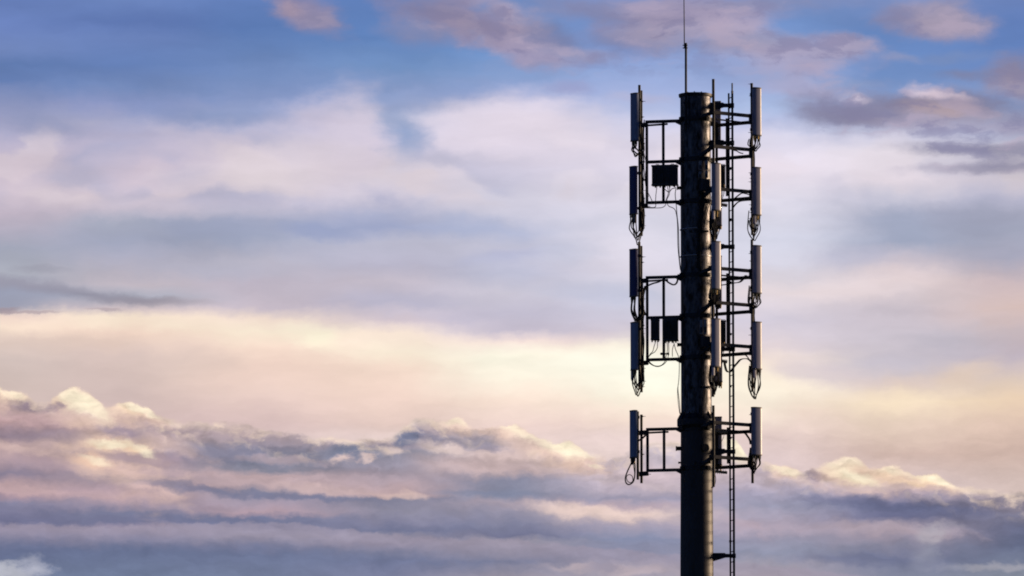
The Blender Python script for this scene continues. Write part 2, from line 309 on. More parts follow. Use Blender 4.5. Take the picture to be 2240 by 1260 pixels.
TOPS = [(0,852),(35,862),(62,867),(85,884),(112,882),(130,862),(160,852),(185,858),(215,878),(240,892),(265,886),(300,887),(325,895),(345,909),(385,924),(460,926),(530,929),(570,940),(640,950),(700,957),(780,960),(855,955),
        (872,942),(900,924),(935,915),(970,922),(1000,915),(1028,930),(1060,935),(1110,930),(1130,929),(1155,945),(1185,960),(1215,967),(1235,962),(1262,975),(1290,992),(1330,1002),(1390,985),(1425,965),(1480,968),(1560,950),(1600,958),(1640,1002),(1690,1018),(1730,1021),(1757,1036),(1775,1024),(1800,1021),(1830,1008),(1862,1003),(1885,1012),(1905,1026),(1945,1021),(1985,1036),(2012,1042),(2035,1038),(2062,1050),(2090,1066),(2150,1073),(2240,1083)]
h = curve(M('MULTIPLY_ADD', f3, px(12), X, clamp=True), TOPS, 800, 1262)
e3 = M('MULTIPLY_ADD', f3, px(26), Y)
mask = sstep(M('SUBTRACT', e3, h), px(-4), px(7))
rimn = noise(M('MULTIPLY', X, 11.0), M('MULTIPLY', Y, 3.0), 8.1, 3, .5)
rim = M('MULTIPLY', sstep(M('SUBTRACT', e3, h), px(20), px(3)), sstep(rimn, -.08, .12, .08, .7))
deck = mix(rim, deck, lin((244, 220, 204)))
out = mix(mask, sky, deck)
# a lower cloud bank with a crisp woolly top and a fading body
T2 = [(0,1150),(120,1150),(200,1154),(330,1150),(480,1145),(600,1143),(680,1150),(760,1160),(900,1171),(1000,1180),(1060,1178),(1110,1180),(1200,1188),(1320,1200),(1450,1212),(1560,1225),(2240,1300)]
h2 = curve(M('MULTIPLY_ADD', f3, px(10), X, clamp=True), T2, 1100, 1340)
d2 = M('SUBTRACT', M('MULTIPLY_ADD', f3, px(26), Y), h2)
m2 = M('MULTIPLY', sstep(d2, px(-3), px(5)), sstep(d2, px(60), px(8)))
out = mix(M('MULTIPLY', m2, .6), out, lin((158, 148, 174)))

# the brightest sunlit heads
HV = vec(M('MULTIPLY_ADD', f1, px(34), X), M('MULTIPLY_ADD', f3, px(30), Y))
core = M('MULTIPLY', sstep(M('SUBTRACT', e3, h), px(-2), px(5)), 1.0)
pre = out
for x_, y_, rx_, ry_, r_, s_ in ((168, 876, 36, 17, 30, .95), (205, 893, 34, 11, 32, .8), (300, 894, 32, 9, 12, .8), (325, 902, 26, 6, 30, .7), (25, 864, 30, 9, 15, .6), (248, 975, 40, 8, 4, .85), (318, 990, 18, 9, 25, .8),
                                 (212, 1010, 26, 8, 20, .6), (1000, 922, 24, 7, 5, .6), (1122, 936, 26, 7, 15, .6), (1155, 955, 40, 9, 22, .6), (1238, 978, 40, 13, 18, .98), (1618, 984, 26, 18, 45, .9),
                                 (1715, 1030, 32, 7, 12, .7), (1862, 1016, 26, 9, -10, .55), (1866, 1042, 42, 9, 20, .9), (1948, 1032, 26, 9, 10, .7), (2040, 1052, 38, 8, 18, .95), (1300, 1020, 16, 5, 10, .5)):
    out = blob(out, x_, y_, rx_, ry_, (255, 240, 213), s_, r_, .8, .5, V=HV, rn=f2)
out = mix(core, pre, out)

# faint streaks and billows in the light of the clouds
s1 = noise(M('MULTIPLY', SX, 8.0), M('MULTIPLY', SY, 36.0), 2.2, 4, .5)
s2 = noise(M('MULTIPLY', DX, 26.0), M('MULTIPLY', DY, 80.0), 6.2, 6, .62)
lowdeck = sstep(Y, px(850), px(1000), .04, .26)
gain = M('ADD', M('MULTIPLY_ADD', s1, .26, 1.0), M('MULTIPLY', s2, lowdeck))
# relief of the heaped clouds: density falls towards the light, up and to the right
bx_, by_ = M('MULTIPLY', DX, 24.0), M('MULTIPLY', DY, 50.0)
cx_, cy_ = M('MULTIPLY', DX, 38.0), M('MULTIPLY', DY, 50.0)
n0 = noise(bx_, by_, 1.9, 4, .5)
c0 = noise(cx_, cy_, 6.9, 5, .5)
c1 = noise(M('ADD', cx_, .16), M('ADD', cy_, -.24), 6.9, 5, .5)
n1 = noise(M('ADD', bx_, .10), M('ADD', by_, -.22), 1.9, 4, .5)
rel = M('MULTIPLY', M('SUBTRACT', n0, n1), M('MULTIPLY', mask, sstep(M('SUBTRACT', Y, h), px(150), px(40), .30, .8)))
crest = M('MULTIPLY', mask, sstep(M('SUBTRACT', Y, h), px(75), px(10)))
crel = M('MULTIPLY', M('SUBTRACT', c0, c1), M('MULTIPLY', crest, 1.3))
hue = node('ShaderNodeHueSaturation')
put(hue.inputs['Saturation'], M('SUBTRACT', sstep(Y, px(640), px(760), .97, 1.07), M('MULTIPLY', mask, .19)))
nt.links.new(out, hue.inputs['Color'])
out = hue.outputs[0]
g2 = M('ADD', gain, M('ADD', rel, M('MULTIPLY', M('MINIMUM', crel, 0.0), .55)))
out = mix(M('MULTIPLY', crel, 1.8, clamp=True), out, lin((248, 224, 206)))
warm = mask
out = mix(1.0, out, vec(g2, M('MULTIPLY', g2, M('MULTIPLY_ADD', warm, -.015, 1.0)), M('MULTIPLY', g2, M('MULTIPLY_ADD', warm, -.07, 1.0))), 'MULTIPLY')

# the rest of the dome: clear dusk sky, dim and blue away from the sunset side
nish = node('ShaderNodeTexSky', sky_type='NISHITA')
nish.sun_disc = False
nish.sun_elevation = SUN_EL
nish.sun_rotation = math.pi / 2 - SUN_AZ
nish.air_density = 1.2
nish.dust_density = .6
nish.ozone_density = 3.0
dusk = mix(1.0, nish.outputs[0], (.018, .023, .048, 1), 'MULTIPLY')
near = M('MULTIPLY', sstep(M('ABSOLUTE', az), R(18), R(10)), sstep(el, R(17), R(10.5)))
final = mix(near, dusk, out)
bg = node('ShaderNodeBackground')
nt.links.new(final, bg.inputs[0])
bg.inputs[1].default_value = 1.0
wo = node('ShaderNodeOutputWorld')
nt.links.new(bg.outputs[0], wo.inputs[0])
world.cycles.sampling_method = 'MANUAL'
world.cycles.sample_map_resolution = 1024

# ------------------------------------------------------------------ materials
def mat(name, base, rough=.5, metal=0.0, var=0.0, scale=8.0, bump=0.0, stretch=(1, 1, 1), spots=None):
    m = bpy.data.materials.new(name)
    m.use_nodes = True
    t = m.node_tree
    b = t.nodes['Principled BSDF']
    b.inputs['Base Color'].default_value = (*base, 1)
    b.inputs['Roughness'].default_value = rough
    b.inputs['Metallic'].default_value = metal
    co = t.nodes.new('ShaderNodeTexCoord')
    mp = t.nodes.new('ShaderNodeMapping')
    mp.inputs['Scale'].default_value = stretch
    t.links.new(co.outputs['Object'], mp.inputs[0])
    nz = t.nodes.new('ShaderNodeTexNoise')
    nz.inputs['Scale'].default_value = scale
    nz.inputs['Detail'].default_value = 6
    nz.inputs['Roughness'].default_value = .62
    t.links.new(mp.outputs[0], nz.inputs[0])
    cr = t.nodes.new('ShaderNodeValToRGB')
    cr.color_ramp.elements[0].position = .34
    cr.color_ramp.elements[1].position = .66
    cr.color_ramp.elements[0].color = tuple(v * (1 - var) for v in base) + (1,)
    cr.color_ramp.elements[1].color = tuple(min(1, v * (1 + var)) for v in base) + (1,)
    t.links.new(nz.outputs[0], cr.inputs[0])
    t.links.new(cr.outputs[0], b.inputs['Base Color'])
    mr = t.nodes.new('ShaderNodeMapRange')
    mr.inputs['To Min'].default_value = max(0, rough - .1); mr.inputs['To Max'].default_value = min(1, rough + .12)
    t.links.new(nz.outputs[0], mr.inputs[0]); t.links.new(mr.outputs[0], b.inputs['Roughness'])
    if bump:
        bp = t.nodes.new('ShaderNodeBump')
        bp.inputs['Strength'].default_value = bump
        bp.inputs['Distance'].default_value = .02
        t.links.new(nz.outputs[0], bp.inputs['Height'])
        t.links.new(bp.outputs[0], b.inputs['Normal'])
    return m

GALV = mat('galvanised_steel_weathered', (.11, .108, .122), .42, .55, .9, 9.0, .6, (1, 1, .4))
for e_, p_ in zip([n_ for n_ in GALV.node_tree.nodes if n_.type == 'VALTORGB'][0].color_ramp.elements, (.37, .64)):
    e_.position = p_
GALVD = mat('painted_mast_steel', (.06, .057, .062), .5, .1, .35, 2.0, .2, (1, 1, .35))
STEEL = mat('dark_galvanised_steel', (.035, .037, .045), .5, .3, .4, 9.0)
PIPE = mat('mounting_pipe_steel', (.022, .023, .028), .6, 0, .35, 12.0)
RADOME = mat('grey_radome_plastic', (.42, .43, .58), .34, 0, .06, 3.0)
RADOME_SHADE = mat('slate_shaded_radome', (.30, .38, .60), .38, 0, .06, 3.0)  # grey radome with the left column's blue shade put into its colour
NAVY_SHADE = mat('navy_shaded_radome', (.05, .06, .24), .40, 0, .06, 3.0)  # deep blue shade painted into the colour of two left radomes
CAPM = mat('radome_end_cap', (.16, .155, .17), .5, 0, .1, 6.0)
BLACK = mat('black_cable_rubber', (.018, .018, .02), .6, 0, .3, 20.0)
BOXM = mat('radio_unit_cast_housing', (.07, .073, .085), .45, .2, .3, 8.0)
BOXL = mat('radio_unit_light_housing', (.36, .37, .42), .4, .1, .2, 10.0)
LAD = mat('ladder_galvanised_steel', (.035, .037, .043), .45, .4, .35, 14.0)
WIRE = mat('bright_band_steel', (.65, .65, .7), .4, .2, .1, 20.0)
YEL = mat('brass_connector', (.45, .33, .14), .35, .7, .2, 20.0)

# ------------------------------------------------------------------ geometry helpers
def at(p, q, y=0.0):
    """photo pixel -> point in the plane y metres behind (+) or before (-) the mast axis"""
    a = (p - 1120) / F
    b = (630 - q) / F
    d = Vector((a, math.cos(EL) - b * math.sin(EL), math.sin(EL) + b * math.cos(EL)))
    t = (y + DIST) / d.y
    return Vector((CAMX, -DIST, CAMZ)) + d * t

class MB:
    def __init__(s):
        s.bm = bmesh.new()
    def box(s, c, size, rot=0.0, bev=0.0):
        m = Matrix.Translation(c) @ Matrix.Rotation(rot, 4, 'Z') @ Matrix.Diagonal((*size, 1))
        r = bmesh.ops.create_cube(s.bm, size=1, matrix=m)
        if bev:
            es = list({e for v in r['verts'] for e in v.link_edges})
            bmesh.ops.bevel(s.bm, geom=es, offset=bev, segments=2, affect='EDGES', profile=.6)
        return s
    def bar(s, a, b, w, h):
        d = b - a
        z = d.normalized()
        up = Vector((0, 0, 1)) if abs(z.z) < .9 else Vector((1, 0, 0))
        x = z.cross(up).normalized(); y = x.cross(z)
        m = Matrix((( x.x, y.x, z.x, 0), (x.y, y.y, z.y, 0), (x.z, y.z, z.z, 0), (0, 0, 0, 1)))
        m = Matrix.Translation((a + b) / 2) @ m @ Matrix.Diagonal((w, h, d.length, 1))
        bmesh.ops.create_cube(s.bm, size=1, matrix=m)
        return s
    def tube(s, pts, r, seg=8, r2=None):
        pts = [Vector(p) for p in pts]
        n = len(pts)
        rings = []
        up = None
        for i, p in enumerate(pts):
            t = (pts[min(i + 1, n - 1)] - pts[max(i - 1, 0)]).normalized()
            if up is None:
                up = Vector((1, 0, 0)) if abs(t.x) < .9 else Vector((0, 1, 0))
            x = t.cross(up)
            if x.length < 1e-4:
                x = t.cross(Vector((.3, .9, .2)))
            x.normalize(); y = x.cross(t).normalized(); up = y
            rr = r if r2 is None else r + (r2 - r) * i / (n - 1)
            rings.append([s.bm.verts.new(p + rr * (math.cos(a) * x + math.sin(a) * y)) for a in [2 * math.pi * k / seg for k in range(seg)]])
        for a, b in zip(rings, rings[1:]):
            for k in range(seg):
                s.bm.faces.new((a[k], a[(k + 1) % seg], b[(k + 1) % seg], b[k]))
        s.bm.faces.new(rings[0][::-1]); s.bm.faces.new(rings[-1])
        return s
    def lathe(s, prof, seg=48, c=(0, 0, 0), capb=True, capt=True):
        rings = [[s.bm.verts.new((c[0] + r * math.cos(2 * math.pi * k / seg), c[1] + r * math.sin(2 * math.pi * k / seg), c[2] + z)) for k in range(seg)] for r, z in prof]
        for a, b in zip(rings, rings[1:]):
            for k in range(seg):
                s.bm.faces.new((a[k], a[(k + 1) % seg], b[(k + 1) % seg], b[k]))
        if capb: s.bm.faces.new(rings[0][::-1])
        if capt: s.bm.faces.new(rings[-1])
        return s
    def prism(s, poly, z0, z1):
        b = [s.bm.verts.new((x, y, z0)) for x, y in poly]
        t = [s.bm.verts.new((x, y, z1)) for x, y in poly]
        n = len(poly)
        for k in range(n):
            s.bm.faces.new((b[k], b[(k + 1) % n], t[(k + 1) % n], t[k]))
        s.bm.faces.new(b[::-1]); s.bm.faces.new(t)
        return s
    def plate(s, poly, thick):
        """poly: 3D points of a flat outline, thickened along its normal"""
        poly = [Vector(p) for p in poly]
        n = (poly[1] - poly[0]).cross(poly[2] - poly[0]).normalized() * thick / 2
        b = [s.bm.verts.new(p - n) for p in poly]; t = [s.bm.verts.new(p + n) for p in poly]
        k_ = len(poly)
        for k in range(k_):
            s.bm.faces.new((b[k], b[(k + 1) % k_], t[(k + 1) % k_], t[k]))
        s.bm.faces.new(b[::-1]); s.bm.faces.new(t)
        return s
    def build(s, name, m, parent=None, smooth=False, loc=None):
        bmesh.ops.recalc_face_normals(s.bm, faces=s.bm.faces)
        me = bpy.data.meshes.new(name)
        s.bm.to_mesh(me); s.bm.free()
        me.materials.append(m)
        o = bpy.data.objects.new(name, me)
        C.objects.link(o)
        if smooth:
            for p in me.polygons: p.use_smooth = True
            try:
                me.set_sharp_from_angle(angle=R(40))
            except Exception:
                pass
        if parent:
            o.parent = parent
            w = parent.location
            for v in me.vertices: v.co -= w     # every parent is an unrotated Empty or a mesh at the origin
        return o

def tag(o, label, cat, group=None, kind=None):
    o['label'] = label; o['category'] = cat
    if group: o['group'] = group
    if kind: o['kind'] = kind
    return o

def thing(name, loc, label, cat, group=None):
    o = bpy.data.objects.new(name, None)
    o.empty_display_size = .3
    o.location = loc
    C.objects.link(o)
    return tag(o, label, cat, group)

def bez(p0, p1, p2, p3, n=12):
    return [(1 - t) ** 3 * p0 + 3 * (1 - t) ** 2 * t * p1 + 3 * (1 - t) * t * t * p2 + t ** 3 * p3 for t in [i / n for i in range(n + 1)]]

def smooth_path(pts, n=6):
    """Catmull-Rom through the points"""
    P = [pts[0]] + list(pts) + [pts[-1]]
    o = []
    for i in range(1, len(P) - 2):
        a, b, c, d = P[i - 1], P[i], P[i + 1], P[i + 2]
        for k in range(n):
            t = k / n
            o.append(.5 * ((2 * b) + (c - a) * t + (2 * a - 5 * b + 4 * c - d) * t * t + (3 * b - a - 3 * c + d) * t ** 3))
    o.append(P[-2])
    return o

def pos(p, y):
    return (p - AX) / PPM, y
def zof(q, y=0.0):
    return at(AX, q, y).z

# ------------------------------------------------------------------ ground
g = MB()
N = 64
g.lathe([(.01, 0), (30, 0), (120, -.02), (600, -.1), (4000, -1), (20000, -6)], 64, capb=False, capt=False)
GR = mat('dry_grass_ground', (.07, .085, .035), .95, 0, .5, .25, .3)
go = g.build('ground', GR)
go['kind'] = 'structure'

# ------------------------------------------------------------------ mast
RP = 34.0 / PPM
ztop = zof(209); zj = zof(920)
mast = thing('monopole_mast', (0, 0, 0), 'tall tubular steel mast carrying every antenna, mottled grey with sunlit right edge', 'mast')
RT = 33.3 / PPM
sh = MB(); sh.lathe([(RP * .985, zj + .02), (RT, ztop)], 96)
sh.build('upper_shaft', GALV, mast, True)['label'] = 'mottled galvanised upper shaft above the bolted joint'
lo = MB(); lo.lathe([(RP * 1.32, .35), (RP * 1.01, zj - .12)], 96)
lo.build('lower_shaft', GALVD, mast, True)['label'] = 'smooth dark lower shaft below the bolted joint'
MB().lathe([(RT + .005, ztop - .06), (RT + .04, ztop - .05), (RT + .05, ztop), (RT + .05, ztop + .03), (RT - .05, ztop + .045)], 64).build('top_cap', GALVD, mast, True)
for k in range(9):
    ca = MB()
    a = k * 2 * math.pi / 9 + .4
    ca.tube([(RT * .7 * math.cos(a), RT * .7 * math.sin(a), ztop + .045), (RT * .7 * math.cos(a), RT * .7 * math.sin(a), ztop + .08)], .018, 6)
    ca.build('cap_bolt', GALVD, mast)
fl = MB(); fl.lathe([(RP, zj - .30), (RP + .09, zj - .17), (RP + .11, zj - .165), (RP + .11, zj + .02), (RP + .09, zj + .03), (RP * .985, zj + .17)], 64, capb=False, capt=False)
fl.build('flange_joint', STEEL, mast, True)
for k in range(14):
    a = 2 * math.pi * k / 14 + .2
    d = Vector((math.cos(a), math.sin(a), 0))
    p = MB()
    z = zj + .02
    p.plate([d * RP * .98 + Vector((0, 0, z)), d * (RP + .12) + Vector((0, 0, z)), d * RP * .98 + Vector((0, 0, z + .24))], .02)
    p.tube([d * (RP + .07) + Vector((0, 0, z - .26)), d * (RP + .07) + Vector((0, 0, z + .06))], .022, 6)
    p.build('gusset', STEEL, mast)
# seams between the mast sections, round ports and the bolts about them
for q in (1143, 1238):
    s_ = MB(); z = zof(q)
    s_.lathe([(RP * 1.0, z - .012), (RP * 1.035, z - .008), (RP * 1.035, z + .008), (RP * 1.0, z + .012)], 64, capb=False, capt=False)
    s_.build('weld_seam', GALVD, mast, True)
def port(deg, q, rr, dep, name='cable_port'):
    a = R(deg); d = Vector((math.cos(a), math.sin(a), 0))
    z = zof(q, d.y * RP)
    b = MB().tube([d * RP * .9 + Vector((0, 0, z)), d * (RP + dep) + Vector((0, 0, z))], rr, 16)
    b.tube([d * (RP + dep) + Vector((0, 0, z)), d * (RP + dep + .03) + Vector((0, 0, z))], rr * 1.2, 16)
    return b.build(name, BLACK, mast, True)
port(-62, 980, .10, .07); port(176, 981, .06, .12)
port(178, 411, .05, .07); port(178, 754, .05, .07)
port(-54, 1011, .028, .05, 'step_bolt'); port(-38, 1012, .028, .05, 'step_bolt'); port(-96, 1011, .028, .04, 'step_bolt'); port(180, 1012, .026, .05, 'step_bolt')
port(-50, 506, .03, .05, 'step_bolt'); port(-68, 506, .03, .04, 'step_bolt'); port(-110, 506, .03, .04, 'step_bolt')
port(-46, 847, .035, .05, 'step_bolt'); port(-75, 847, .03, .04, 'step_bolt'); port(-112, 847, .03, .04, 'step_bolt')

# thin bright wire bands round the mast
for q, lb in ((502, 'thin bright wire band round mast just below the upper radio level'), (561, 'thin bright wire band round mast just above the middle frame ring')):
    z = zof(q + 1)
    n_ = 48
    pts = [(1.012 * RP * math.cos(2 * math.pi * k / n_), 1.012 * RP * math.sin(2 * math.pi * k / n_), z) for k in range(n_ + 1)]
    o = MB().tube(pts, .014, 6).build('wire_band', WIRE)
    tag(o, lb, 'wire band', 'wire bands round the mast')

# ------------------------------------------------------------------ whip antenna
wy = -.50
wh = thing('whip_antenna', at(1500.5, 207, wy), 'thin vertical whip on a thicker tube rising above the mast top', 'whip antenna')
MB().tube([at(1500.5, 290, wy), at(1500.5, 94, wy)], .035, 12).build('support_tube', PIPE, wh, True)
MB().tube([at(1497.2, 104, wy), at(1496.6, 40, wy), at(1495.5, -60, wy)], .016, 8, .011).build('whip', BLACK, wh, True)
c_ = MB()
for q in (99, 105):
    c_.box(at(1499.5, q, wy), (.12, .07, .022)); c_.tube([at(1493, q, wy), at(1504, q, wy)], .012, 6)
c_.build('clamp', BLACK, wh)
for q in (225, 272):
    MB().box(at(1500.5, q, wy + .03), (.13, .1, .05)).build('mast_bracket', STEEL, wh)

# ------------------------------------------------------------------ ladder
LX1, LY1 = pos(1596.0, .19)
LX2, LY2 = pos(1603.0, -.17)
zt = zof(198); zb = .4
ld = thing('access_ladder', (LX1, 0, 0), 'long vertical access ladder running up the right side of the mast', 'ladder')
MB().box(Vector((LX1, LY1, (zof(204, LY1) + zb) / 2)), (.052, .035, zof(204, LY1) - zb)).build('rail', LAD, ld)
MB().box(Vector((LX2, LY2, (zof(199, LY2) + zb) / 2)), (.066, .035, zof(199, LY2) - zb)).build('rail', LAD, ld)
MB().tube([at(1601.6, 205, LY2 - .02), at(1601.6, 182, LY2 - .02)], .022, 8).build('safety_rail_end', GALV, ld)
z0 = zof(1252); k = 0
rungs = []
while z0 + k * .303 < zt - .05:
    rungs.append(z0 + k * .303); k += 1
zz = z0 - .303
while zz > .6:
    rungs.append(zz); zz -= .303
for i, z in enumerate(sorted(rungs, reverse=True)):
    if i < 92 or z < 5:
        MB().tube([(LX1, LY1, z), (LX2, LY2, z)], .014, 8).build('rung', LAD, ld, True)
for q in (1071, 1184, 958, 845, 731, 618, 480, 368):
    MB().box(at(1597.5, q, 0.0), (.07, .09, .06)).build('rail_joint', LAD, ld)
for q in (231, 313, 540, 764, 988, 1216):
    b = MB()
    z = zof(q)
    x0, x1 = RP * .93, (1600 - AX) / PPM
    b.plate([(x0, 0, z + .08), (x1 - .22, 0, z + .08), (x1 - .2, 0, z + .055), (x1, 0, z + .05), (x1, 0, z - .04), (x1 - .2, 0, z - .045), (x0, 0, z - .17)], .16)
    b.box(Vector(((1602 - AX) / PPM, .0, z)), (.12, .44, .085))
    b.box(Vector(((1606 - AX) / PPM, -.02, z)), (.035, .12, .12))
    b.build('standoff_bracket', STEEL, ld)

# ------------------------------------------------------------------ mounting frames
def ring(q, parent, hh=.12):
    z = zof(q)
    b = MB(); b.lathe([(RP * 1.0, z - hh / 2), (RP + .035, z - hh / 2), (RP + .035, z + hh / 2), (RP * 1.0, z + hh / 2)], 64, capb=False, capt=False)
    for a in (50, 128, 215, 310):
        d = Vector((math.cos(R(a)), math.sin(R(a)), 0))
        b.box(d * (RP + .06) + Vector((0, 0, z)), (.09, .11, hh * .9), R(a))
    return b.build('ring_clamp', STEEL, parent, True)

def clampset(x, y, z, dx_, n=(1, 1)):
    """u-bolt clamp with protruding threaded rods"""
    b = MB()
    b.box(Vector((x, y, z)), (.13, .15, .10), 0, .01)
    for s in (-.035, .035):
        b.tube([(x - .07, y - .05, z + s), (x + dx_, y - .05, z + s)], .008, 5)
    return b

def stud_rods(b, x, y, qs, dx_, lens=None):
    for i, q in enumerate(qs):
        z = zof(q, y)
        L = dx_ * (lens[i % len(lens)] if lens else 1)
        b.tube([(x, y, z), (x + L, y - .02, z)], .007, 5)
        b.box(Vector((x + math.copysign(.02, dx_), y, z)), (.05, .05, .03))

def left_frame(levels, rails_q, pipes, label):
    lx, ly = pos(1416, .26)
    mx, my = pos(1452, .16)
    t = thing('outrigger_frame', (lx, ly, zof(levels[-1])), label, 'outrigger frame', 'left outrigger frames on the mast')
    for i, q in enumerate(levels):
        a = Vector((-RP * .9, .02, zof(q))); b = Vector((lx - .035, ly, zof(q)))
        MB().bar(a, b, .09, .085).build('arm', STEEL, t)
        if i in (0,):
            k_ = MB().bar(Vector((lx, ly + .12, zof(q) - .085)), Vector((mx + .12, my - .06, zof(q) - .085)), .06, .05)
            k_.build('cross_brace', STEEL, t)
        g_ = MB().plate([(-RP * .9, .02, zof(q) - .05), (-RP - .14, .06, zof(q) - .05), (-RP * .9, .02, zof(q) - .15)], .09)
        g_.build('arm_gusset', STEEL, t)
        j = MB().bar(Vector((lx + .02, ly, zof(q) - .08)), Vector(((pipes[0][0] - AX) / PPM, ly - .06, zof(q) - .11)), .1, .13)
        for s in (-.05, .02, .06):
            j.tube([(lx + .02, ly - .05, zof(q) + s - .06), (lx + .1, ly - .05, zof(q) + s - .06)], .009, 5)
        if i != 1 or len(levels) == 2:
            j.build('pipe_clamp', STEEL, t)
        else:
            j.bm.free()
    for (x, y) in ((lx, ly), (mx, my)):
        zt_, zb_ = zof(levels[0], y) - .02, zof(levels[-1], y) - .02
        MB().box(Vector((x, y, (zt_ + zb_) / 2)), (.083, .083, zt_ - zb_)).build('upright', STEEL, t)
    for j, (pxx, q0, q1, yy) in enumerate(pipes):
        x, y = pos(pxx, yy)
        MB().tube([(x, y, zof(q0, y)), (x, y, zof(q1, y))], .039, 12).build('mounting_pipe', PIPE, t, True)
    b = MB()
    x, y = pos(pipes[-1][0] + 1, pipes[-1][3])
    stud_rods(b, x, y, rails_q, .11, (1, .7, 1.1, .8))
    b.build('stud_rod', STEEL, t)
    return t

left_frame((264, 352, 441), (222, 256, 303, 392, 417, 448, 472, 484, 494), ((1399.8, 186, 506, .10), (1404.0, 198, 516, .30)), 'top left outrigger frame of three arms and two uprights carrying two pipes')
left_frame((605, 693, 785), (562, 574, 632, 642, 654, 674, 719, 730, 806, 813, 834, 846), ((1398.6, 529, 850, .10), (1403.2, 538, 858, .30)), 'middle left outrigger frame with twin radio units hung between its arms')
left_frame((937.5, 1027.5), (911, 994), ((1394.5, 900, 1049, .10), (1402.8, 907, 1057, .28)), 'lowest left outrigger frame with two arms and an empty opening')

PA, PB, PC = (1560, -.78), (1646, -.04), (1571, .62)
def right_frame(levels, rings, pa, pb, pc, label, zA, zB, rods):
    ax_, ay = pos(pa, PA[1]); bx, by = pos(pb, PB[1]); cx, cy = pos(pc, PC[1])
    t = thing('triangular_frame', (bx, by, zof(levels[-1])), label, 'triangular frame', 'triangular frames right of the mast')
    OFF = .087                                   # the front beams sit above the rear ones at the outer pipe
    for q, qr in zip(levels, rings):
        z = zof(q); zr = zof(qr)
        MB().bar(Vector((RP * .1, -RP * .85, zr)), Vector((ax_ - .02, ay, z + OFF)), .10, .09).build('arm', STEEL, t)
        MB().bar(Vector((RP * .3, RP * .85, zr)), Vector((cx, cy, z - OFF)), .10, .09).build('arm', STEEL, t)
        MB().bar(Vector((ax_, ay, z + OFF)), Vector((bx - .03, by - .03, z + OFF)), .075, .095).build('side_beam', GALVD, t)  # front beams in a lighter steel: sunlight on their faces painted in
        MB().bar(Vector((cx, cy, z - OFF)), Vector((bx - .03, by + .05, z - OFF)), .075, .095).build('side_beam', STEEL, t)
        ring(qr, t)
        z += OFF
        MB().box(Vector((ax_ - .07, ay + .02, z + .01)), (.13, .14, .1), 0, .01).build('pipe_clamp', STEEL, t)
        b = MB().box(Vector((bx - .03, by, z - OFF)), (.12, .14, .30), 0, .01)
        b.build('pipe_clamp', STEEL, t)
    z = zof(levels[0]) - .1
    MB().bar(Vector((ax_ + .1, ay + .12, z)), Vector((bx - .1, by + .12, z)), .05, .04).build('cross_brace', STEEL, t)
    ux, uy = pos(1592.5, .38)
    z1, z2 = zof(levels[0], uy), zof(levels[-1], uy)
    MB().box(Vector((ux, uy, (z1 + z2) / 2)), (.085, .08, z1 - z2 + .05)).build('upright', STEEL, t)
    ux2, uy2 = pos(pc - 1, PC[1])
    MB().box(Vector((ux2, uy2, (z1 + z2) / 2 - .05)), (.075, .08, z1 - z2)).build('upright', STEEL, t)
    MB().tube([(ax_, ay, zof(zA[0], ay)), (ax_, ay, zof(zA[1], ay))], .040, 12).build('mounting_pipe', PIPE, t, True)
    MB().tube([(bx, by, zof(zB[0], by)), (bx, by, zof(zB[1], by))], .039, 12).build('mounting_pipe', PIPE, t, True)
    b = MB()
    stud_rods(b, bx, by, rods, -.1, (1, .8, 1.1))
    b.build('stud_rod', STEEL, t)
    return t
right_frame((261, 335, 427), (263, 351, 443), 1560.3, 1646, 1571, 'top triangular frame, its beams meeting at the pipe of the topmost right antenna', (173, 545), (182, 514), (184, 210, 290, 378, 390, 398, 448, 465, 478))
right_frame((600, 675, 766), (604, 693, 784), 1557.5, 1645, 1570, 'middle triangular frame behind the four middle right antennas', (520, 868), (524, 857), (555, 571, 636, 651, 718, 733, 797, 803))
right_frame((937, 1012), (939, 1026), 1558, 1644.5, 1569, 'lowest triangular frame with a bare pipe in front of the mast edge', (887, 1065), (900, 1057), (907, 968, 992))

# ------------------------------------------------------------------ panel antennas
def cable(pts, r=.013, parent=None, m=BLACK, name='jumper_cable'):
    return MB().tube(smooth_path([Vector(p) for p in pts], 5), r, 6).build(name, m, parent, True)

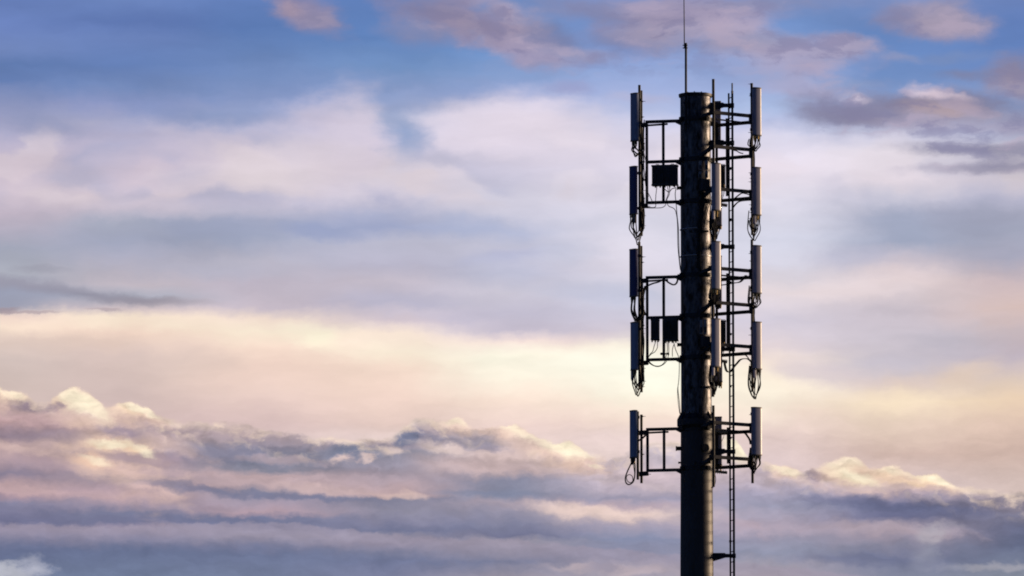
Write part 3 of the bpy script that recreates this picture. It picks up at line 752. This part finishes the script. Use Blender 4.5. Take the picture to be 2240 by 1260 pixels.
def panel(pc, q0, q1, y, face, label, W=.27, D=.13, m=RADOME, pipe=None, conn=True, hang=.6, actuator=0, side=1, seed=0, tilt=0.0, group='panel antennas'):
    rnd = random.Random(seed)
    x, _ = pos(pc, y)
    zt, zb = zof(q0, y), zof(q1, y)
    t = thing('panel_antenna', (x, y, zb), label, 'panel antenna', group)
    f = Vector((math.cos(R(face)), math.sin(R(face)), 0)); s = Vector((-f.y, f.x, 0))
    prof = []
    def sect(w, d, n=9):
        P = []
        # back: flat with small corners, front: soft D
        P += [(-d / 2, -w / 2 + .015), (-d / 2 + .012, -w / 2)]
        P += [(d * .12, -w / 2)]
        for i in range(1, n):
            a = -math.pi / 2 + math.pi * i / n
            P.append((d * .12 + d * .38 * abs(math.cos(a)) ** .75, w / 2 * math.copysign(abs(math.sin(a)) ** .8, math.sin(a))))
        P += [(d * .12, w / 2), (-d / 2 + .012, w / 2), (-d / 2, w / 2 - .015)]
        return P
    def world_(P):
        return [(x + a * f.x + b * s.x, y + a * f.y + b * s.y) for a, b in P]
    MB().prism(world_(sect(W, D)), zb + .03, zt - .03).build('radome', m, t, True)
    MB().prism(world_(sect(W + .012, D + .012)), zt - .03, zt + .005).build('end_cap', CAPM, t, True)
    MB().prism(world_(sect(W + .014, D + .014)), zb - .005, zb + .03).build('end_cap', CAPM, t, True)
    if pipe is not None:
        pxx, py_ = pos(*pipe)
        for z in (zt - .18, zb + .2):
            b = MB()
            b.bar(Vector((x, y, z)) - f * D * .3, Vector((pxx, py_, z)), .06, .06)
            b.box(Vector((pxx, py_, z)), (.11, .11, .08), 0, .008)
            b.build('bracket', STEEL, t)
    ends = []
    if conn:
        k_ = 6
        for i in range(k_):
            u = (-.36 + .72 * i / (k_ - 1)) * W
            base = Vector((x, y, zb)) + s * u + f * rnd.uniform(-.02, .02)
            L = rnd.uniform(.10, .2)
            c = MB().tube([base, base - Vector((0, 0, .09))], .026, 8)
            c.tube([base - Vector((0, 0, .08)), base - Vector((0, 0, L))], .019, 8)
            c.build('connector', BLACK if i % 3 else YEL, t, True)
            ends.append(base - Vector((0, 0, L)))
        if actuator:
            b0 = Vector((x, y, zb)) + s * actuator * W
            MB().box(b0 - Vector((0, 0, .13)), (.07, .07, .26), R(face), .012).build('tilt_actuator', RADOME if actuator < 0 else CAPM, t)
        if pipe is not None and hang:
            pxx, py_ = pos(*pipe)
            for i, e in enumerate(ends):
                dz = hang * rnd.uniform(.45, 1.08)
                tgt = Vector((pxx + side * rnd.uniform(-.03, .10), py_ - rnd.uniform(.03, .08), e.z + rnd.uniform(.05, .5)))
                midx = (e.x + tgt.x) / 2
                cable([e, e - Vector((rnd.uniform(-.04, .04), 0, dz * .45)), Vector((e.x * .7 + tgt.x * .3, e.y, e.z - dz * .85)), Vector((midx, (e.y + tgt.y) / 2, e.z - dz)), Vector((tgt.x * .9 + e.x * .1, tgt.y, e.z - dz * .75)), Vector((tgt.x + side * .04, tgt.y, e.z - dz * .35)), tgt], rnd.choice((.015, .018)), t)
    return t

# left of the mast, top to bottom
PL = 1399.8
panel(1388.5, 204, 309, -.05, 222, 'topmost of the five antennas in the left column, shaded grey-blue, beside the pipe tips', m=RADOME_SHADE, pipe=(PL, .1), hang=.28, seed=1)
panel(1385.5, 364, 469, -.05, 220, 'navy shadowed antenna level with the single radio box, with a long cable loop under it', m=NAVY_SHADE, pipe=(PL, .1), hang=.68, seed=2, actuator=.3)
panel(1385.5, 545, 649, -.05, 222, 'darkest navy shaded antenna in the left column, just below the upper cable loop', m=NAVY_SHADE, pipe=(1398.6, .1), hang=.6, seed=3)
panel(1386.5, 705, 810, -.05, 212, 'slate shaded antenna in the left column level with the twin radio units', m=RADOME_SHADE, pipe=(1398.6, .1), hang=.62, seed=4, actuator=-.35)
la = panel(1384.5, 898, 1002, -.05, 212, 'lowest left antenna, grey, with a round coiled cable hanging under it', m=RADOME_SHADE, pipe=(1394.5, .1), hang=0, seed=5)
# in front of the mast's right edge
panel(1566.0, 357, 461, -.92, -54, 'highest grey antenna in front of the sunlit mast edge', pipe=(1560.3, -.78), W=.28, hang=.75, seed=6, actuator=-.42, side=-1)
panel(1565.5, 528, 633, -.92, -54, 'lavender grey antenna in front of the mast, middle one of the three there', pipe=(1557.5, -.78), W=.28, hang=.35, seed=7, side=-1)
panel(1564.5, 697, 803, -.92, -54, 'lowest antenna in front of the mast, with a cream actuator tube under its right side', pipe=(1557.5, -.78), W=.28, hang=.62, seed=8, actuator=-.42, side=-1)
# right column
panel(1657.0, 192, 297, -.16, -58, 'topmost antenna in the right column, level with the mast top', pipe=(1646, -.04), W=.275, hang=.28, seed=9, side=-1)
panel(1656.0, 366, 471, -.16, -58, 'second antenna down in the right column, over a short tangle of cables', pipe=(1646, -.04), W=.275, hang=.55, seed=10, actuator=-.3, side=-1)
panel(1656.0, 537, 642, -.16, -58, 'right column antenna halfway down, beside the middle triangular frame top', pipe=(1645, -.04), W=.275, hang=.35, seed=11, side=-1)
panel(1655.5, 704, 808, -.16, -56, 'golden edged right antenna above a large pair of cable loops', pipe=(1645, -.04), W=.285, hang=.65, seed=12, actuator=-.35, side=-1)
panel(1653.5, 891, 996, -.16, -60, 'lowest right antenna, broad and gold edged, separated from the rest', pipe=(1644.5, -.04), W=.315, hang=.35, seed=13, side=-1)
# behind
PCX = (1571, .62)
panel(1571, 222, 309, .78, 78, 'antenna seen from behind beside the ladder just below the mast top', pipe=PCX, W=.24, hang=0, seed=14, group='panel antennas')
panel(1573, 392, 494, .78, 78, 'antenna mostly hidden behind the highest front antenna, only its lower end showing', pipe=PCX, W=.22, hang=0, seed=15)
panel(1572.5, 560, 664, .78, 78, 'antenna hidden behind the lavender grey front antenna, gold lower edge showing', pipe=(1570, .62), W=.22, hang=0, seed=16)
panel(1573, 730, 836, .78, 78, 'antenna hidden behind the lowest front antenna, bright lower end showing', pipe=(1570, .62), W=.22, hang=0, seed=17)
panel(1569.5, 912, 1018, .78, 78, 'gold edged antenna behind the bare pipe of the lowest frame', pipe=(1569, .62), W=.275, hang=0, seed=18)

# ------------------------------------------------------------------ cable loop under the lowest left antenna
def P3(p, q, y): return at(p, q, y)
cable([P3(1383, 1003, -.05), P3(1380, 1015, -.05), P3(1373, 1030, -.06), P3(1368, 1045, -.06), P3(1369.5, 1056, -.06), P3(1376, 1060, -.06), P3(1385, 1054, -.05), P3(1388.5, 1040, -.04), P3(1389, 1020, -.03), P3(1387, 1003, -.04)], .022, la)
cable([P3(1385, 1003, -.05), P3(1386, 1020, -.05), P3(1388, 1036, -.05), P3(1386, 1048, -.06), P3(1380, 1056, -.07), P3(1372.5, 1052, -.07), P3(1370.5, 1043, -.07), P3(1376, 1038, -.07), P3(1383, 1042, -.07), P3(1384.5, 1051, -.06)], .012, la)

# ------------------------------------------------------------------ radio units
def radio(pc, q0, q1, y, W, D, label, rot=0.0, m=BOXM, fins=True, conns=3, name='radio_unit', cat='radio unit', group='radio units on the left frames', seed=0, chamfer=0):
    rnd = random.Random(seed)
    x, _ = pos(pc, y)
    zt, zb = zof(q0, y), zof(q1, y)
    t = thing(name, (x, y, zb), label, cat, group)
    H = zt - zb
    MB().box(Vector((x, y, (zt + zb) / 2)), (W, D, H), rot, .015).build('housing', m, t)
    if fins:
        b = MB()
        n = max(3, int(W / .05))
        cs, sn = math.cos(rot), math.sin(rot)
        for i in range(n):
            u = -W / 2 + W * (i + .5) / n
            b.box(Vector((x + cs * u + sn * (D / 2 + .02), y + sn * u - cs * (D / 2 + .02), (zt + zb) / 2)), (.012, .05, H * .86), rot)
        b.build('cooling_fins', m, t)
        MB().box(Vector((x, y, zt + .01)), (W * 1.04, D * 1.1, .05), rot, .008).build('rain_hood', m, t)
        MB().box(Vector((x, y, zb - .012)), (W * 1.04, D * 1.05, .04), rot, .008).build('base_plate', m, t)
    if fins:
        for s_ in (-1, 1):
            hx = W * .3 * s_
            a_ = Vector((x + math.cos(rot) * hx, y + math.sin(rot) * hx, zt + .03))
            MB().tube([a_ + Vector((-.05, 0, 0)), a_ + Vector((-.045, 0, .035)), a_ + Vector((.045, 0, .035)), a_ + Vector((.05, 0, 0))], .009, 6).build('handle', PIPE, t)
    for i in range(conns):
        u = (-.38 + .76 * i / max(1, conns - 1)) * W
        p = Vector((x + math.cos(rot) * u, y + math.sin(rot) * u, zb - .03))
        MB().tube([p, p - Vector((0, 0, .055))], .022, 8).build('connector', BLACK, t, True)
    return t
def drops(t, pts_list, r=.012):
    for pts in pts_list:
        cable([at(*p) for p in pts], r, t)
r1 = radio(1455, 364, 404, -.12, .74, .24, 'single large finned radio box on the top left frame upright', R(-12), conns=5, seed=1)
drops(r1, [[(1437, 408, -.1), (1435, 425, -.1), (1434, 440, -.1), (1434, 452, -.1), (1426, 454, -.05), (1412, 452, 0), (1406, 448, .1)],
           [(1460, 408, -.1), (1462, 422, -.1), (1457, 438, -.1), (1456, 448, -.1), (1448, 454, -.1), (1430, 455, -.05), (1410, 455, .05)],
           [(1465, 408, -.1), (1464, 425, -.1), (1459, 437, -.1), (1462, 450, -.1), (1474, 456, -.15), (1479, 466, -.2), (1482, 490, -.25), (1483, 540, -.3), (1488, 590, -.38)],
           [(1470, 406, -.1), (1478, 411, -.1), (1477, 425, -.12), (1479, 445, -.15), (1481, 470, -.2), (1484, 500, -.25), (1486, 560, -.3), (1490, 600, -.4)],
           [(1449, 408, -.1), (1462, 420, -.12), (1470, 413, -.12), (1476, 412, -.1)],
           [(1418, 348, .2), (1413, 370, .2), (1411, 390, .2), (1415, 415, .2), (1422, 430, .1), (1427, 441, .1)]])
r2 = radio(1433, 701, 742, -.02, .24, .22, 'narrow left one of the paired finned radio units on the middle left frame', R(-8), conns=3, seed=2)
r3 = radio(1466.5, 700, 744, -.16, .41, .26, 'wide right one of the paired finned radio units beside the mast edge', R(-14), conns=4, seed=3)
drops(r2, [[(1435, 745, 0), (1431, 757, 0), (1428, 768, .05), (1422, 775, .1), (1418, 784, .1)],
           [(1438, 745, 0), (1438, 760, 0), (1432, 770, .05), (1424, 775, .1), (1414, 786, .15)]])
drops(r3, [[(1459, 747, -.1), (1460, 765, -.1), (1457, 780, -.1), (1453, 793, -.1), (1444, 800, -.08), (1432, 800, 0), (1422, 793, .05), (1413, 780, .1)],
           [(1462, 747, -.1), (1463, 770, -.1), (1459, 788, -.1), (1450, 798, -.1), (1438, 802, -.05), (1424, 797, .05), (1416, 788, .1)],
           [(1473, 746, -.15), (1478, 765, -.2), (1484, 780, -.3), (1486, 800, -.35), (1485, 830, -.38), (1483, 850, -.4), (1486, 880, -.42), (1488, 905, -.45)],
           [(1475, 752, -.15), (1471, 764, -.15), (1471, 780, -.15)]])
ct = MB()
ct.tube([at(1444, 774, -.1), at(1464, 774, -.1)], .02, 6); ct.box(at(1447, 774, -.1), (.05, .06, .07)); ct.box(at(1462, 774, -.1), (.05, .06, .07))
ct.build('cable_bracket', STEEL, r3)

# small pale boxes on the mast face
def small(pc, q0, q1, y, W, label, m=BOXL):
    x, _ = pos(pc, y)
    zt, zb = zof(q0, y), zof(q1, y)
    t = thing('junction_box', (x, y, zb), label, 'junction box', 'small boxes on the mast face')
    MB().box(Vector((x, y, (zt + zb) / 2)), (W, .09, zt - zb), R(6), .012).build('housing', m, t)
    MB().box(Vector((x, y - .052, zb + (zt - zb) * .30)), (W * .72, .016, (zt - zb) * .4), R(6), .004).build('cover', BOXM, t)
    MB().tube([at(pc, q1, y), at(pc + 1, q1 + 14, y)], .012, 6).build('lead', BLACK, t)
    for q in (q0 + 3,):
        MB().box(at(pc, q, y + .1), (W * .6, .2, .05)).build('bracket', STEEL, t)
for p, a, b_, lb in ((1531.5, 352, 372, 'upper left of the small pale boxes under the top frame ring'), (1545, 351, 372, 'upper right of the small pale boxes under the top frame ring'),
                     (1531.0, 375, 389, 'lower left of the small pale boxes under the top frame ring'), (1545, 374, 389, 'lower right of the small pale boxes under the top frame ring'),
                     (1532.5, 700, 731, 'left one of the twin narrow boxes under the middle frame ring'), (1541, 699, 731, 'right one of the twin narrow boxes under the middle frame ring')):
    small(p, a, b_, -.62, .085, lb)
# dark radios between mast and front antennas, and behind the ladder
for (p, a, b_, y, W, lb) in ((1541, 392, 418, -.60, .26, 'black box on the mast face below the small pale boxes of the top level'),
                             (1541, 736, 760, -.60, .26, 'black box on the mast face below the twin narrow boxes'),
                             (1580, 364, 408, .34, .17, 'dark radio unit behind the ladder near the highest front antenna'),
                             (1580, 704, 752, .34, .17, 'dark radio unit behind the ladder near the lowest front antenna')):
    r_ = radio(p, a, b_, y, W, .2, lb, R(18), fins=(p > 1560), conns=3, group='radio units beside the mast')
    if p > 1560:
        MB().tube([at(p + 4, a + 5, y - .1), at(p + 4, a + 12, y - .1)], .03, 8).build('round_plug', YEL, r_, True)
        MB().tube([at(p + 3, b_ - 8, y - .1), at(p + 5, b_ + 4, y - .1)], .02, 8).build('plug', YEL, r_, True)
        for k in range(3):
            cable([at(p - 3 + 3 * k, b_, y), at(p - 2 + 3 * k, b_ + 14, y), at(p - 5 + 2 * k, b_ + 28, y), at(p - 8, b_ + 38, y - .1)], .011, r_)
for (p, q0, q1, y, ty, lb) in ((1407.5, 262, 500, .2, .25, 'wavy feeder bundle tied along the top left pipes'),
                            (1406.5, 620, 835, .2, .25, 'wavy feeder bundle tied along the middle left pipes'),
                            (1649.5, 318, 505, .05, -.05, 'feeder bundle tied along the top right pipe'),
                            (1648.5, 650, 850, .05, -.05, 'feeder bundle tied along the middle right pipe'),
                            (1563.5, 466, 540, -.72, -.7, 'feeder bundle between the two upper front antennas'),
                            (1560.5, 640, 700, -.72, -.7, 'feeder bundle between the two lower front antennas')):
    t = thing('feeder_cable', at(p, q0, y), lb, 'feeder cable', 'feeder cables on the pipes')
    rnd = random.Random(int(p + q0))
    for i in range(4):
        n = max(3, int((q1 - q0) / 28))
        MB().tube(smooth_path([at(p + rnd.uniform(-2.6, 2.6), q0 + (q1 - q0) * k / n, y + rnd.uniform(-.04, .04)) for k in range(n + 1)], 5), .015, 6).build('strand', BLACK, t, True)
    for k in range(max(2, int((q1 - q0) / 40))):
        q = q0 + 12 + 40 * k
        MB().box(at(p, q, y), (.085, .09, .03)).build('tie', BLACK, t)
# lower trays behind the ladder
for q, lb in ((448, 'short pale cable tray under the top triangular frame'), (790, 'short pale cable tray under the middle triangular frame'), (944, 'short pale cable tray just under the lowest frame top beam'), (1032, 'slatted pale cable tray at the foot of the lowest triangular frame')):
    t = thing('cable_tray', at(1577, q, .4), lb, 'cable tray', 'cable trays behind the ladder')
    MB().bar(at(1562 if q > 900 else 1577, q - 1, .32), at(1591, q + 2, .32), .12, .07).build('tray', mat('tray_galvanised', (.42, .36, .26), .4, .5, .3, 20) if q == 448 else bpy.data.materials['tray_galvanised'], t)
    b = MB()
    for k in range(6):
        b.bar(at(1565 + 4.5 * k if q > 900 else 1578 + 2.4 * k, q - 4, .28), at(1565 + 4.5 * k if q > 900 else 1578 + 2.4 * k, q + 5, .28), .012, .012)
    b.build('cable_tie', BLACK, t)

# ------------------------------------------------------------------ feeder cables
def feeder(pts, r, label, n=1, spread=1.5, group='feeder cables on the mast'):
    t = thing('feeder_cable', at(*pts[0]), label, 'feeder cable', group)
    for i in range(n):
        cable([at(p + (i - (n - 1) / 2) * spread, q, y) for p, q, y in pts], r, t, name='strand')
    return t
feeder([(1535, 420, -.6), (1538, 440, -.56), (1533, 470, -.52), (1530, 500, -.5), (1529, 540, -.5), (1529, 575, -.5), (1532, 592, -.5), (1540, 600, -.56), (1550, 603, -.66)], .022, 'thick black cable bundle down the mast face between the two wire bands', 4, 2.2)
feeder([(1541, 762, -.6), (1540, 785, -.56), (1537, 800, -.54), (1537, 820, -.52), (1539.5, 845, -.52), (1539, 870, -.52), (1536, 895, -.54), (1535, 912, -.6)], .016, 'twin black cables down the mast face above the bolted joint', 2, 3.2)
feeder([(1548, 420, -.6), (1552, 432, -.56), (1549, 445, -.54), (1541, 475, -.52), (1533, 510, -.52)], .015, 'slanting cables crossing the sunlit mast edge above the upper wire band', 3, 3.0)
feeder([(1484, 600, -.25), (1481, 617, -.2), (1474, 623, -.15), (1464, 619, -.1), (1453, 612, -.05), (1440, 617, 0), (1426, 621, .1), (1413, 628, .15), (1408, 640, .2), (1406, 660, .25)], .02, 'sagging cable slung under the top arm of the middle left frame', 2, 1.5)
feeder([(1412, 625, .15), (1407, 645, .2), (1405, 665, .2), (1408, 680, .2), (1412, 690, .2)], .014, 'short cables curving beside the middle left pipes', 3, 1.8)
feeder([(1484, 840, -.3), (1482, 855, -.35), (1484, 885, -.4), (1487, 905, -.46)], .010, 'thin cable bowed out from the left mast edge above the joint', 1)
feeder([(1412, 952, .1), (1406, 958, .05), (1400, 962, .05), (1394, 966, 0)], .02, 'bent cable stub between lowest left pipes and frame', 2, 1.6)
feeder([(1632, 602, -.1), (1620, 616, 0), (1606, 619, .1), (1590, 622, .2), (1576, 624, .3)], .012, 'thin cables drooping under the middle triangular frame top', 3, 2)
feeder([(1645, 428, 0), (1632, 424, 0), (1622, 423, 0), (1612, 430, 0), (1605, 436, 0)], .012, 'cable arch hung under the top triangular frame at its lower level', 2, 2)
feeder([(1645, 438, 0), (1628, 439, 0), (1617, 441, 0), (1610, 446, 0), (1603, 455, 0)], .014, 'lower curved cable from top triangular frame to ladder', 2, 1.5)
feeder([(1642, 790, .0), (1635, 785, 0), (1621, 786, 0), (1612, 795, 0), (1605, 803, 0), (1598, 813, .1), (1590, 812, .2), (1586, 800, .3), (1585, 790, .3)], .013, 'curved cables sweeping from right pipe to ladder under the middle frame', 3, 1.8)
feeder([(1642, 792, 0), (1636, 782, 0), (1631, 777, 0), (1626, 776, 0)], .018, 'thick bent cable below the middle frame at the right pipe', 1)
feeder([(1642, 972, 0), (1640, 962, 0), (1635, 954, 0), (1630, 948, 0), (1620, 944, 0), (1608, 943, 0)], .022, 'thick cable curving down to the lowest right antenna pipe', 2, 1.8)
feeder([(1584, 952, .4), (1580, 963, .4), (1573, 972, .4)], .008, 'hair thin wire inside the lowest triangular frame', 1)
feeder([(1562, 1036, -.75), (1564, 1048, -.75), (1562, 1060, -.75), (1557, 1068, -.7)], .012, 'short cables hanging from the foot of the bare front pipe', 2, 3)
feeder([(1626, 336, 0), (1618, 334, 0), (1611, 330, 0), (1605, 329, 0)], .016, 'short curved cable under the top right frame beam', 1)
feeder([(1403, 300, .05), (1408, 330, .1), (1412, 350, .15), (1416, 372, .2), (1411, 392, .2), (1414, 415, .2), (1419, 430, .2)], .011, 'thin wavy cable beside the top left pipes', 1)
